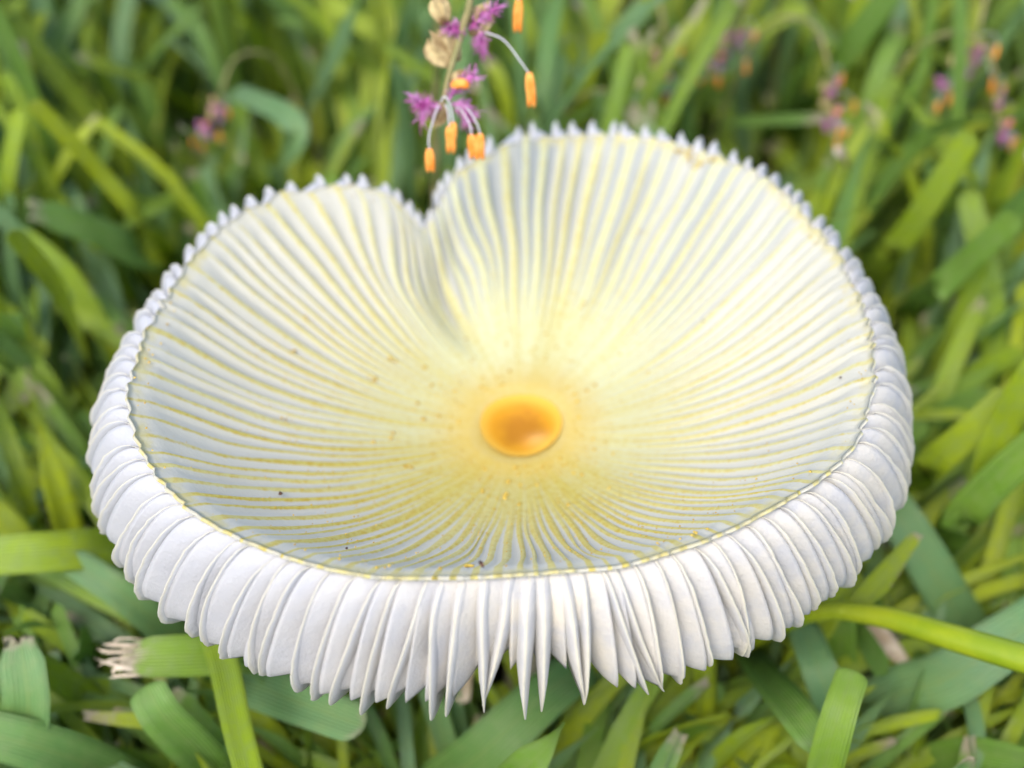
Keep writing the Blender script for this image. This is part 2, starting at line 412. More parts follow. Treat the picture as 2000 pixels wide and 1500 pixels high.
# ------------------------------------------------------------------ ground
def build_ground():
    n = 81
    t = np.linspace(-1, 1, n)
    g = np.sign(t) * (np.abs(t) ** 5 * 19400 + np.abs(t) * 600)
    X, Y = np.meshgrid(g, g, indexing='ij')
    rr = np.hypot(X, Y)
    Z = (np.sin(X * .11 + 1) * np.cos(Y * .13) * 1.6 + np.sin(X * .31) * np.sin(Y * .27 + 2) * .8 - 2.0) * (1 - smoothstep(400, 900, rr)) - 1.0
    me = make_mesh("ground", np.stack([X, Y, Z], -1).reshape(-1, 3), grid_faces(n, n))
    tag(link("ground", me, M_SOIL), "dark brown soil under the lawn", None, None, "structure")
build_ground()

# ------------------------------------------------------------------ mushroom
AX = np.array([1.51, 1.24])          # axis of the cap
RIM_Z, DEPTH, POW = 56.0, 14.0, 2.3
RIM = [(5.0, 28.4, 0), (17.7, 28.9, 0), (28.0, 29.5, 0), (41.2, 30.6, 0), (51.0, 30.9, 0), (61.9, 31.2, 0), (71.8, 30.8, 0), (81.4, 29.2, 0),
       (89.6, 27.5, 0), (97.6, 25.8, -0.6), (105.5, 24.3, -2.0), (111.3, 23.3, -4.0), (116.0, 22.0, -6.2), (119.2, 22.8, -4.0), (121.8, 23.9, -2.2),
       (126.7, 24.9, -1.0), (133.6, 26.4, -0.6), (142.8, 28.1, -0.3), (153.6, 29.2, 0), (164.5, 29.8, 0), (173.9, 30.3, 0), (183.6, 31.0, 0),
       (193.6, 32.0, 0), (202.5, 33.1, 0), (211.2, 33.8, 0), (218.7, 33.9, 0), (227.1, 34.0, 0), (236.9, 33.5, 0), (245.6, 33.2, 0), (252.1, 32.8, 0),
       (258.8, 31.8, 0), (268.4, 30.6, 0), (275.2, 30.1, 0), (282.1, 30.2, 0), (288.9, 29.9, 0), (297.6, 29.9, 0), (306.8, 29.8, 0), (317.5, 30.1, 0),
       (324.6, 30.2, 0), (333.5, 29.8, 0), (342.5, 29.3, 0), (353.2, 28.7, 0)]
RA = np.array(RIM, float)
_fine = np.arange(0, 360, 0.25)
def _per(vals, sig):
    y = np.interp(_fine, RA[:, 0], vals, period=360)
    k = np.arange(-40, 41) * 0.25
    w = np.exp(-0.5 * (k / sig) ** 2); w /= w.sum()
    return np.convolve(np.concatenate([y[-40:], y, y[:40]]), w, 'valid')
_R1 = _per(RA[:, 1], 1.0)
_Z1 = _per(RA[:, 2], 0.9)
_keep = (RA[:, 0] < 85) | (RA[:, 0] > 150)
_R0 = np.interp(_fine, RA[_keep, 0], RA[_keep, 1], period=360)
def rim_r(a): return np.interp(np.asarray(a) % 360, _fine, _R1, period=360)
def rim_r0(a): return np.interp(np.asarray(a) % 360, _fine, _R0, period=360)
def rim_z(a): return np.interp(np.asarray(a) % 360, _fine, _Z1, period=360)

NG = 112
_den = 1 + 0.42 * np.exp(-((_fine - 270) / 38.0) ** 2)
_cum = np.concatenate([[0], np.cumsum(_den)]); _cum = _cum / _cum[-1] * NG
gj = np.interp(np.arange(NG) + rng.uniform(-0.24, 0.24, NG), _cum, np.arange(len(_fine) + 1) * 0.25)
GILL_A = np.sort(gj % 360)

def cap_point(a, u):
    """underlying smooth cap surface at azimuth a (degrees) and radial fraction u"""
    a = np.asarray(a, float); u = np.asarray(u, float)
    # both lobes curl in towards the notch
    a = a - 6.0 * np.exp(-((a % 360 - 130) / 9.0) ** 2) * smoothstep(0.62, 1.0, u) + 4.5 * np.exp(-((a % 360 - 101) / 9.0) ** 2) * smoothstep(0.62, 1.0, u)
    w = smoothstep(0.40, 1.0, u)
    r = u * ((1 - w) * rim_r0(a) + w * rim_r(a))
    zr = rim_z(a)
    z = RIM_Z - DEPTH * (1 - u ** POW) + zr * smoothstep(0.30, 1.0, u) ** 1.15
    z = z - 1.7 * np.exp(-((a % 360 - 116) / 8.0) ** 2) * smoothstep(0.28, 0.62, u) * (1 - smoothstep(0.75, 1.0, u))
    # low undulation of the skin
    z = z + 0.35 * np.sin(np.radians(a) * 3 + 1.0) * u * u + 0.22 * np.sin(np.radians(a) * 7 + 2.0) * u * u
    th = np.radians(a)
    z = z + 0.20 * r * np.sin(th) * np.exp(-(r / 7.5) ** 2)      # the middle is tipped a little
    return np.stack([AX[0] + r * np.cos(th), AX[1] + r * np.sin(th), z], -1)

def wob(seed, n, k=6):
    r = np.random.default_rng(seed)
    x = np.linspace(0, 2 * math.pi, n)
    return sum(r.normal() / (i + 1) * np.sin((i + 1) * x + r.uniform(0, 6.28)) for i in range(k))

ZUP = np.array([0, 0, 1.0])
def build_cap(parent):
    K = 10
    A, PH, ID = [], [], []
    for i in range(NG):
        a0 = GILL_A[i]
        a1 = GILL_A[(i + 1) % NG] + (360 if i == NG - 1 else 0)
        for k in range(K):
            A.append(a0 + (a1 - a0) * k / K); PH.append(k / K); ID.append(i)
    A = np.array(A); PH = np.array(PH); ID = np.array(ID)
    nc = len(A)
    U = np.concatenate([np.linspace(0.0, 0.30, 14), np.linspace(0.32, 0.9, 34), np.linspace(0.915, 1.0, 9)])
    nu = len(U)
    AA, UU = np.meshgrid(A, U, indexing='ij')
    PP = np.repeat(PH[:, None], nu, 1)
    amp_i = rng.uniform(0.45, 1.35, NG)[ID][:, None]
    sharp = (0.5 - 0.5 * np.cos(2 * math.pi * PP))
    hgt = sharp ** 1.35
    # a rib wanders a little and fades in and out along its length
    wander = np.stack([wob(500 + i, nu, 4) for i in range(NG)])[ID] * 0.16
    amp = (0.40 + 0.13 * np.sin(np.radians(AA))) * (1 - 0.92 * smoothstep(0.90, 1.0, UU)) * smoothstep(0.28, 0.85, UU) * amp_i * (1 + 0.35 * wander)
    # azimuth wander of whole ribs
    dA = np.stack([wob(900 + i, nu, 3) for i in range(NG)])
    dA = (dA + np.roll(dA, 1, 0) + np.roll(dA, -1, 0)) / 3
    nxt = np.roll(dA, -1, 0)[ID]; cur = dA[ID]
    dAf = (cur * (1 - PP) + nxt * PP) * 0.8 * smoothstep(0.2, 0.6, UU) * (1 - smoothstep(0.8, 1.0, UU))
    edge_u = 1 + (0.004 + 0.004 * np.interp(np.arange(nc), np.arange(0, nc + 3, 3), rng.normal(0, 1, len(np.arange(0, nc + 3, 3))))[:, None] + 0.004 * (sharp[:, :1] - 0.5)) * smoothstep(0.9, 1, UU)
    base = cap_point(AA + dAf, UU * edge_u)
    roll = smoothstep(0.965, 1.0, UU)
    e = 0.01
    d_u = (cap_point(AA + dAf, UU + e) - cap_point(AA + dAf, np.maximum(UU - e, 0)))
    d_a = (cap_point(AA + dAf + 0.5, np.maximum(UU, 0.02)) - cap_point(AA + dAf - 0.5, np.maximum(UU, 0.02)))
    N = np.cross(d_u, d_a); N /= np.linalg.norm(N, axis=-1, keepdims=True) + 1e-12
    N *= np.sign(N[..., 2:3] + 1e-9)
    r = UU * rim_r0(AA)
    groove = -0.22 * np.exp(-((r - 3.8) / 0.40) ** 2) + 0.05 * np.exp(-((r - 4.9) / 0.7) ** 2) - 1.3 * np.exp(-(r / 2.9) ** 4)
    top = base + N * ((amp * (hgt - 0.4)) + groove)[..., None]
    tr = np.radians(AA)
    nk = 1 - 0.8 * np.exp(-((AA % 360 - 111.0) / 13.0) ** 2)
    top = top + np.stack([np.cos(tr), np.sin(tr), np.zeros_like(tr)], -1) * ((0.42 - 0.22 * np.sin(tr)) * roll * nk)[..., None] - ZUP * (0.05 * roll ** 2)[..., None]
    thick = 0.28
    bot = top - N * thick
    V = np.vstack([top.reshape(-1, 3), bot.reshape(-1, 3)])
    f1 = grid_faces(nc, nu, 0, True)
    f2 = grid_faces(nc, nu, nc * nu, True)[:, ::-1]
    i = np.arange(nc); i2 = (i + 1) % nc
    o = nc * nu
    f3 = np.stack([i * nu + nu - 1, i * nu + nu - 1 + o, i2 * nu + nu - 1 + o, i2 * nu + nu - 1], -1)
    # pigment: amount of yellow meal, heaviest on the ribs of one side
    th = np.radians(AA)
    dust = 0.56 + 0.40 * np.cos(th - math.radians(250)) + 0.10 * np.sin(5 * th + 1)
    dust = np.clip(dust + rng.normal(0, 0.10, NG)[ID][:, None], 0.02, 1)
    cov = np.clip(0.5 + 0.5 * np.cos(2 * (th - math.pi / 2)) + rng.normal(0, 0.22, NG)[ID][:, None] + 0.25 * wander / 0.16 * 0.4, 0, 1)
    pat = np.stack([UU, hgt, dust, cov], -1).reshape(-1, 4)
    me = make_mesh("cap", V, np.vstack([f1, f2, f3]), np.vstack([pat, pat]))
    return link("cap", me, M_CAP, parent)

O_PTS = np.array([(0.05, -0.50), (1.1, -0.72), (2.4, -2.1), (3.5, -4.6), (4.1, -7.4), (3.95, -9.9), (2.6, -11.7), (-3.5, -13.0), (-10, -14.4), (-17, -15.0), (-22, -15.3)])
W_U = np.array([1.0, 0.985, 0.965, 0.94, 0.91, 0.87, 0.82, 0.72, 0.58, 0.42, 0.28])
ZUP = np.array([0, 0, 1.0])

def adiff(a, c): return (a - c + 180) % 360 - 180

def gill_plane(a, S, T, size_j=1.0, drop_j=1.0, dO=None, lean_j=0.0, spear=0.0):
    """point of a gill standing at azimuth a: S along it from the margin down and inwards, T from the cap (0) to the free edge (1)"""
    a = np.asarray(a, float)
    S, T, a = np.broadcast_arrays(np.asarray(S, float), np.asarray(T, float), a)
    th = np.radians(a)
    rad = np.stack([np.cos(th), np.sin(th), np.zeros_like(th)], -1)
    tan = np.stack([-np.sin(th), np.cos(th), np.zeros_like(th)], -1)
    front = 0.5 - 0.5 * np.sin(th)
    notch = np.exp(-(adiff(a, 111.0) / 13.0) ** 2)
    size = size_j * (0.85 + 0.18 * front) * (1 - 0.80 * notch) * (1 - 0.06 * np.exp(-(adiff(a, 182) / 30.0) ** 2) + 0.10 * np.exp(-(adiff(a, 25) / 35.0) ** 2))
    C = catmull(O_PTS, 201)
    k = np.clip(S, 0, 1) * 200
    ox = np.interp(k, np.arange(201), C[:, 0]); oz = np.interp(k, np.arange(201), C[:, 1])
    if dO is not None:
        ox = ox + dO[0]; oz = oz + dO[1]
    drop = drop_j * size
    x = np.where(ox > 0, ox * size * (1 + (1 - front) * 0.32) * (1 - 0.14 * spear), ox)
    z = oz * np.where(ox > 0, drop * (1 + 0.05 * spear), 1 + (drop - 1) * np.exp(np.minimum(ox, 0) / 2.0)) + (1 - front) ** 1.5 * 2.1 * np.exp(-((S - 0.20) / 0.12) ** 2)
    u = np.interp(np.clip(S, 0, 1) * (len(W_U) - 1), np.arange(len(W_U)), W_U)
    W = cap_point(a, u) - ZUP * 0.52
    rim = cap_point(a, np.ones_like(a))
    z = np.where(ox > 0, z, np.minimum(z, W[..., 2] - 0.8 - rim[..., 2]))
    O = rim + rad * x[..., None] + ZUP * z[..., None]
    P = W * (1 - T[..., None]) + O * T[..., None]
    dist = np.linalg.norm(P - W, axis=-1)
    lean = lean_j + 0.75 * np.sin(np.radians(a - 270)) * (1 - 0.55 * smoothstep(-0.1, 0.9, np.sin(th)))
    vis = smoothstep(0.0, 0.12, S) * (1 - smoothstep(0.60, 0.85, S))
    return P + tan * (lean * dist * vis)[..., None], tan, dist, vis

def warm_at(a): return np.clip(0.72 * np.maximum(0, np.cos(np.radians(a + 35))), 0, 0.8)  # right-hand gills: tan tone and warm reflected light, tinted in by azimuth

def build_gill(i, parent):
    r_ = np.random.default_rng(3000 + i)
    a = GILL_A[i]
    fr = math.exp(-(adiff(a, 269) / 14.0) ** 2)
    bk = float(smoothstep(-0.1, 0.7, math.sin(math.radians(a))))
    ns, nt = 40, 9
    s = np.linspace(0, 1, ns)
    dO = [(wob(7000 + 1000 * q + i, ns, 5) * 0.07 + r_.normal(0, 0.03, ns)) * smoothstep(0, .15, s) for q in (0, 1)]
    t = np.linspace(0, 1, nt)
    T2, S2 = np.meshgrid(t, s)
    P, tan, dist, vis = gill_plane(a, S2, T2, 1 + r_.normal(0, .014 + .03 * fr), 1 + r_.normal(0, .018 + .035 * fr),
                                   (dO[0][:, None], dO[1][:, None]), math.tan(math.radians(r_.normal(0, 1.6 + 1.2 * fr))), fr * r_.uniform(.4, 1.2))
    off = (r_.normal(0.0, 0.010) * dist ** 2 * 0.6 + wob(9000 + i, ns, 4)[:, None] * 0.09 * T2) * vis
    half = (0.045 + (0.05 + 0.85 * fr) * r_.uniform(0.7, 1.25) * np.sqrt(np.clip(np.sin(math.pi * np.clip(0.06 + S2 / 0.62 * 0.94, 0, 1)), 0, 1)) * (1 - T2 ** 2.2) ** 0.8)
    half = half + bk * 0.34 * np.exp(-((S2 - 0.2) / 0.13) ** 2) * np.sqrt(np.clip(1 - T2 ** 5, 0, 1)) * smoothstep(0, .06, S2)
    top = P + tan * (off + half)[..., None]
    bot = P + tan * (off - half)[..., None]
    V = np.vstack([top.reshape(-1, 3), bot.reshape(-1, 3)])
    o = ns * nt
    f1 = grid_faces(ns, nt, 0)
    f2 = grid_faces(ns, nt, o)[:, ::-1]
    j = np.arange(ns - 1)
    fe = np.stack([j * nt + nt - 1, (j + 1) * nt + nt - 1, (j + 1) * nt + nt - 1 + o, j * nt + nt - 1 + o], -1)
    fb = np.stack([j * nt + o, (j + 1) * nt + o, (j + 1) * nt, j * nt], -1)
    k = np.arange(nt - 1)
    fs = np.stack([k + o, k, k + 1, k + 1 + o], -1)[:, ::-1]
    q = (ns - 1) * nt
    ft = np.stack([q + k, q + k + o, q + k + 1 + o, q + k + 1], -1)[:, ::-1]
    warm = float(np.clip(warm_at(a) + r_.normal(0.03, 0.08), 0, .8))
    pat = np.stack([S2, T2, np.full_like(S2, warm), np.zeros_like(S2)], -1).reshape(-1, 4)
    me = make_mesh("gill", V, np.vstack([f1, f2, fe, fb, fs, ft]), np.vstack([pat, pat]))
    return link("gill", me, M_GILL, parent)

def build_flesh(parent):
    """thin flesh that joins the gills below the margin, stepped like shingles from plate to plate"""
    K = 8
    A = np.concatenate([np.linspace(GILL_A[i], GILL_A[(i + 1) % NG] + (360 if i == NG - 1 else 0), K, endpoint=False) for i in range(NG)]) % 360
    PH = np.tile(np.arange(K) / K, NG)
    nc = len(A)
    side = np.sin(np.radians(A - 270))                 # +1 on one flank, -1 on the other
    ph = np.where(side > 0, PH, 1 - PH) % 1.0
    fr = np.exp(-(adiff(A, 271) / 9.0) ** 2)
    back = smoothstep(0.0, 0.8, np.sin(np.radians(A)))
    lo = 0.66 - 0.18 * back - 0.08 * fr
    hi = 0.975 - 0.10 * back - 0.22 * fr
    T = np.repeat((lo + (hi - lo) * ph)[:, None], 22, 1)
    s = np.linspace(0, 1, 22)
    S = s[None, :] * (0.60 - 0.10 * fr + 0.03 * np.sin(A * .7))[:, None]
    T = T + (1 - T) * smoothstep(0.33, 0.57, S) * 0.66 * (1 - fr)[:, None]
    lay = []
    for dt in (0.0, -0.07):
        P, _, _, _ = gill_plane(A[:, None], S, T + dt)
        lay.append(P - ZUP * (0.12 if dt else 0.0))
    V = np.vstack([l.reshape(-1, 3) for l in lay])
    nv = 22; o = nc * nv
    i = np.arange(nc); i2 = (i + 1) % nc
    f3 = np.stack([i * nv + nv - 1, i2 * nv + nv - 1, i2 * nv + nv - 1 + o, i * nv + nv - 1 + o], -1)
    wr = np.repeat(np.clip(warm_at(A) + .06 + 0.6 * fr, 0, 1)[:, None], nv, 1)
    pat = np.stack([S, T * .9, wr, S], -1).reshape(-1, 4)
    me = make_mesh("margin_flesh", V, np.vstack([grid_faces(nc, nv, 0, True), grid_faces(nc, nv, o, True)[:, ::-1], f3]), np.vstack([pat, pat]))
    return link("margin_flesh", me, M_GILL, parent)

def build_disc(cap):
    nr, na = 12, 40
    r = np.linspace(0, 1, nr); a = np.linspace(0, 2 * math.pi, na, endpoint=False)
    A, R = np.meshgrid(a, r, indexing='ij')
    rad = 3.7 * (1 + 0.03 * np.sin(A * 2 + 1) + 0.02 * np.sin(A * 3))
    z = 42.0 + 0.10 - 0.75 * (1 - R ** 2.2) + 0.35 * np.exp(-(((R * np.cos(A) - .45) / .35) ** 2 + ((R * np.sin(A) + .35) / .35) ** 2)) + 0.05 * np.sin(A * 5) * R * (1 - R)
    z = z + 0.17 * R * rad * np.sin(A)
    V = np.stack([AX[0] + R * rad * np.cos(A), AX[1] + R * rad * np.sin(A), z], -1).reshape(-1, 3)
    pl = np.exp(-(((R * np.cos(A) - .42) / .30) ** 2 + ((R * np.sin(A) + .42) / .26) ** 2))  # mask of the painted reflection
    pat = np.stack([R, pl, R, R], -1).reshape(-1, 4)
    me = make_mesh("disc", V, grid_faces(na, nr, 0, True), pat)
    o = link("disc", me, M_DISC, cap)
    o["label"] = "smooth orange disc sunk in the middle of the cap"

def blob(c, s, seed):
    r_ = np.random.default_rng(seed)
    t = (1 + 5 ** .5) / 2
    v = np.array([(-1, t, 0), (1, t, 0), (-1, -t, 0), (1, -t, 0), (0, -1, t), (0, 1, t), (0, -1, -t), (0, 1, -t), (t, 0, -1), (t, 0, 1), (-t, 0, -1), (-t, 0, 1)], float)
    v /= np.linalg.norm(v[0])
    f = [(0, 11, 5), (0, 5, 1), (0, 1, 7), (0, 7, 10), (0, 10, 11), (1, 5, 9), (5, 11, 4), (11, 10, 2), (10, 7, 6), (7, 1, 8), (3, 9, 4), (3, 4, 2), (3, 2, 6), (3, 6, 8), (3, 8, 9), (4, 9, 5), (2, 4, 11), (6, 2, 10), (8, 6, 7), (9, 8, 1)]
    v = v * r_.uniform(0.65, 1.3, (12, 1)) * np.asarray(s)
    ang = r_.uniform(0, 6.28)
    R = np.array([[math.cos(ang), -math.sin(ang), 0], [math.sin(ang), math.cos(ang), 0], [0, 0, 1]])
    return v @ R.T + np.asarray(c), f

def build_meal(cap):
    r_ = np.random.default_rng(77)
    parts = []
    k = 0
    def add(a, u, s, lift=0.0):
        nonlocal k
        p = cap_point(a, u) + np.array([0, 0, lift])
        parts.append(blob(p, (s, s, s * 0.55), k)); k += 1
    for _ in range(260):                                # grains round the disc
        u = 0.17 + abs(r_.normal(0, 0.13)); a = r_.uniform(0, 360)
        add(a, u, r_.uniform(0.05, 0.13) if r_.uniform() < .8 else r_.uniform(.13, .24), 0.05)
    for a, u, s in ((152.8, .474, .36), (166.0, .478, .32), (67.1, .511, .28), (60.3, .761, .22), (215, .36, .3), (250, .30, .28), (262, .33, .32), (262, .93, .36), (195, .66, .25), (160, .72, .3), (171, .70, .25)):
        for q in range(4):
            add(a + r_.normal(0, .5), u + r_.normal(0, .008), s * r_.uniform(.35, .7), 0.10)
    for i in range(NG):                                 # crumbs along the ribs and at the margin
        a0 = GILL_A[i]; a1 = GILL_A[(i + 1) % NG] + (360 if i == NG - 1 else 0)
        am = (a0 + a1) / 2
        heavy = 0.5 + 0.45 * math.cos(math.radians(am - 240))
        for q in range(int(r_.poisson(1 + 5 * heavy))):
            add(am + r_.normal(0, 0.28), r_.uniform(0.45, 0.97), r_.uniform(0.03, 0.09), 0.36)
        patch = max(0.0, math.sin(i * .37) + math.sin(i * .83 + 2) * .8 + r_.normal(0, .5))
        for q in range(int(r_.poisson(1.6 * patch + .3))):
            add(a0 + (a1 - a0) * r_.uniform(-.3, 1.3), 0.99 + r_.normal(0, 0.011), r_.uniform(0.03, 0.13), r_.uniform(0.0, 0.3))
    for q in range(26):
        add(56 + r_.normal(0, 2.0), 0.975 + r_.normal(0, 0.012), r_.uniform(0.1, 0.22), 0.3)
    V, F = merge(parts)
    o = link("yellow_meal", make_mesh("yellow_meal", V, F), M_MEAL, cap)
    tag(o, "yellow mealy grains scattered over the ribs of the cap", None, None, "stuff")

mush = empty("mushroom", (AX[0] * MM, AX[1] * MM, 0))
tag(mush, "white and yellow ribbed mushroom with upturned notched cap and orange centre", "mushroom")
cap_o = build_cap(None)
gill_objs = [build_gill(i, None) for i in range(NG)]
sv = catmull([(AX[0] + 1.5, AX[1] + 1.0, -3), (AX[0] + 1.0, AX[1] + .6, 10), (AX[0], AX[1], 28), (AX[0], AX[1], 41.0)], 24)
srad = np.interp(np.linspace(0, 1, 24), [0, .1, .3, .9, 1], [4.2, 3.4, 2.4, 2.1, 2.9])
stem_o = link("stem", make_mesh("stem", *tube(sv, srad, 20)), M_STEM)
flesh_o = build_flesh(None)
for o in [cap_o, stem_o, flesh_o] + gill_objs:
    o.parent = mush
    o.location = (-AX[0] * MM, -AX[1] * MM, 0)
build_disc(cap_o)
build_meal(cap_o)

SPECKS = [(220.7, .754, (0.22, 0.20, 0.14), 0.30, "round dark speck of dirt lying in a groove of the cap"),
          (264.5, .992, (0.34, 0.16, 0.16), 0.40, "dark brown crumb stuck on the cap's margin above the spear-shaped gills"),
          (242.8, .86, (0.11, 0.10, 0.08), 0.30, "tiny dark speck on the cap's yellow ribs near the margin"),
          (343.1, .938, (0.10, 0.17, 0.08), 0.25, "small black speck on a pale groove beside the tan-edged gills"),
          (26.3, .659, (0.22, 0.15, 0.06), 0.12, "faint grey smudge of dirt midway up the cap's pale side")]
for k, (a, u, s, lift, lab) in enumerate(SPECKS):
    p = cap_point(a, u) + np.array([0, 0, lift])
    v, f = blob((0, 0, 0), s, 40 + k)
    tag(link("dirt_speck", make_mesh("dirt_speck", v, f), M_SPECK, None, tuple(p * MM)), lab, "dirt speck")

# ------------------------------------------------------------------ grass blades
def blade_arrays(P, w, tint, dry, tip='blunt', fold=0.22, face=None, nseg=20, thick=0.09, seed=0, two=True, wmin=0.45):
    """a strap-shaped leaf along the centre line P (base to tip, mm)"""
    r_ = np.random.default_rng(seed)
    t = 1 - (1 - np.linspace(0, 1, nseg + 1)) ** 1.7
    C = catmull(P, nseg + 1, t)
    T = np.gradient(C, axis=0); T /= np.linalg.norm(T, axis=1)[:, None] + 1e-9
    f = np.array(face if face is not None else (0.0, -0.55, 0.83), float)
    side = np.cross(T, f)
    bad = np.linalg.norm(side, axis=1) < 0.15
    if bad.any():
        side[bad] = np.cross(T[bad], np.array([0.8, 0.5, 0.3]))
    side /= np.linalg.norm(side, axis=1)[:, None] + 1e-9
    nrm = np.cross(side, T)
    prof = wmin + (1 - wmin) * smoothstep(0, 0.35, t)
    if tip == 'blunt':
        L = np.linalg.norm(np.diff(C, axis=0), axis=1).sum()
        rr = min(0.5, 0.62 * w / max(L, 1e-3))
        x = np.clip((t - (1 - rr)) / rr, 0, 1)
        prof = prof * np.sqrt(np.clip(1 - x ** 2.3, 0, 1)) * (1 - 0.12 * smoothstep(.5, 1, t))
    elif tip == 'point':
        prof = prof * (1 - smoothstep(0.62, 1.0, t) * 0.93)
    else:
        prof = prof * (1 - 0.12 * smoothstep(.5, 1, t)) * (1 - 0.35 * smoothstep(.9, 1, t))
    prof = np.maximum(prof, 0.03)
    tw = np.radians(r_.normal(0, 14)) * (t - 0.4)
    side2 = side * np.cos(tw)[:, None] + nrm * np.sin(tw)[:, None]
    nrm2 = np.cross(side2, T)
    xs = np.array([-1, -0.5, 0, 0.5, 1.0])
    ripple = wob(seed + 17, nseg + 1, 5) * 0.05
    top = []
    for x in xs:
        h = fold * (abs(x) ** 1.2) * w * 0.5 * prof + ripple * x * w * 0.4
        top.append(C + side2 * (x * w * 0.5 * prof)[:, None] + nrm2 * h[:, None])
    top = np.stack(top, 1)
    if tip == 'torn':                                   # ragged end
        for j in range(5):
            top[-1, j] += T[-1] * r_.uniform(-0.20, 0.12) * w
            top[-2, j] += T[-2] * r_.uniform(-0.1, 0.1) * w
    n = nseg + 1
    al = np.repeat(t[:, None], 5, 1); ac = np.repeat(((xs + 1) / 2)[None], n, 0)
    pat = np.stack([al, ac, np.full_like(al, tint), np.full_like(al, dry)], -1).reshape(-1, 4)
    if not two:
        return top.reshape(-1, 3), grid_faces(n, 5), pat
    prof_t = np.array([0.25, 0.8, 1.25, 0.8, 0.25])
    bot = top - nrm2[:, None, :] * (thick * prof_t)[None, :, None]
    V = np.vstack([top.reshape(-1, 3), bot.reshape(-1, 3)])
    o = n * 5
    f1 = grid_faces(n, 5); f2 = grid_faces(n, 5, o)[:, ::-1]
    j = np.arange(n - 1)
    e1 = np.stack([j * 5, j * 5 + o, (j + 1) * 5 + o, (j + 1) * 5], -1)
    e2 = np.stack([j * 5 + 4, (j + 1) * 5 + 4, (j + 1) * 5 + 4 + o, j * 5 + 4 + o], -1)
    k = np.arange(4)
    c1 = np.stack([k, k + 1, k + 1 + o, k + o], -1)
    q = (n - 1) * 5
    c2 = np.stack([q + k, q + k + o, q + k + 1 + o, q + k + 1], -1)
    return V, np.vstack([f1, f2, e1, e2, c1, c2]), np.vstack([pat, pat])

for k, (lab, w, tint, dry, tip, P, ref) in enumerate(HEROES):
    P = np.array(P, float)
    base = P[0].copy()
    V, F, pat = blade_arrays(P - base, w * (.74 if P[-1][1] > 15 else .88), tint, dry, tip, fold=random.uniform(.12, .4), nseg=24, seed=100 + k)
    o = empty("grass_shoot", tuple(base * MM))
    tag(o, lab, "grass shoot", "single grass shoots round the mushroom")
    bl = link("blade", make_mesh("blade", V, F, pat), M_GRASS, o)
    if k == 1:                                         # shredded end
        e = P[-1] - base; dv = e - (P[-2] - base); dv /= np.linalg.norm(dv)
        sd_ = np.cross(dv, (0, -.55, .83))
        for q in range(7):
            s0 = e - dv * random.uniform(1.0, 2.2) + sd_ * (q - 3) * .55 + np.array([0, -.1, .25])
            Q = np.array([s0, s0 + dv * 2.2 + np.array([0, 0, random.uniform(-.2, .4)]), s0 + dv * random.uniform(2.4, 4.2) + sd_ * random.uniform(-.5, .5) + np.array([0, 0, random.uniform(-.6, .7)])])
            V, F, pat = blade_arrays(Q, random.uniform(.15, .4), 0, 0, 'point', nseg=6, seed=int(300 + q))
            link("torn_fibre", make_mesh("torn_fibre", V, F), M_STRAW, bl)

def blocked(P):
    """points that would cut the mushroom, stand between it and the lens, or crowd the lens"""
    P = np.asarray(P)
    d = np.hypot(P[:, 0] - AX[0], P[:, 1] - AX[1])
    if ((d < 41) & (P[:, 2] > 37)).any(): return True
    if (d < 5).any(): return True
    if (np.linalg.norm(P - CAM_POS, axis=1) < 62).any(): return True
    px, py, z = project(P)
    ins = (((px - 990) / 880) ** 2 + ((py - 800) / 640) ** 2 < 1) & (P[:, 2] > 37) & (P[:, 1] < 24)
    return bool(ins.any())

def near_flower(P):
    P = np.asarray(P)
    return bool((((P[:, 0] + 3) / 11) ** 2 + ((P[:, 1] - 22) / 16) ** 2 + ((P[:, 2] - 66) / 17) ** 2 < 1).any())

def rand_line(x, y, h, lean, r_, out=0.25):
    az = math.atan2(y - AX[1] + 25, x - AX[0]) + r_.normal(0, 0.95)      # blades spread away from the trodden middle
    dv = np.array([math.cos(az), math.sin(az)]) * lean * h
    bend = r_.uniform(0.0, 0.30) if r_.uniform() < .75 else r_.uniform(.3, .8)
    p0 = np.array([x, y, -1.0])
    p1 = np.array([x + dv[0] * .28, y + dv[1] * .28, h * .40])
    p2 = np.array([x + dv[0] * .62, y + dv[1] * .62, h * .76])
    p3 = np.array([x + dv[0] * (1.0 + bend * .4), y + dv[1] * (1.0 + bend * .4), h * (1.0 - bend * .25)])
    return np.array([p0, p1, p2, p3])

_hp = []
for _h in HEROES:
    _c = catmull(np.array(_h[5], float), 25)[8:]
    _x, _y, _z = project(_c)
    _hp.append(np.stack([_x, _y, _z, np.full(len(_x), _h[1])], -1))
_hp = np.vstack(_hp)
def hides_single(S):
    """would this blade grow in front of one of the single shoots"""
    x, y, z = project(S)
    d = np.hypot(x[:, None] - _hp[None, :, 0], y[:, None] - _hp[None, :, 1])
    lim = (2.2 + _hp[None, :, 3] * .5) * 2740 / np.maximum(z[:, None], 40)
    return bool(((d < lim) & (z[:, None] < _hp[None, :, 2] - 1)).any())

def pick_tint(r_):
    q = r_.uniform()
    if q < 0.16: return r_.uniform(0.0, 0.2)
    if q < 0.48: return r_.uniform(0.3, 0.58)
    return r_.uniform(0.66, 0.98)

TCLASS = ("blue-green", "mid-green", "yellow-green")
def tclass(t): return 0 if t < 0.25 else (1 if t < 0.62 else 2)

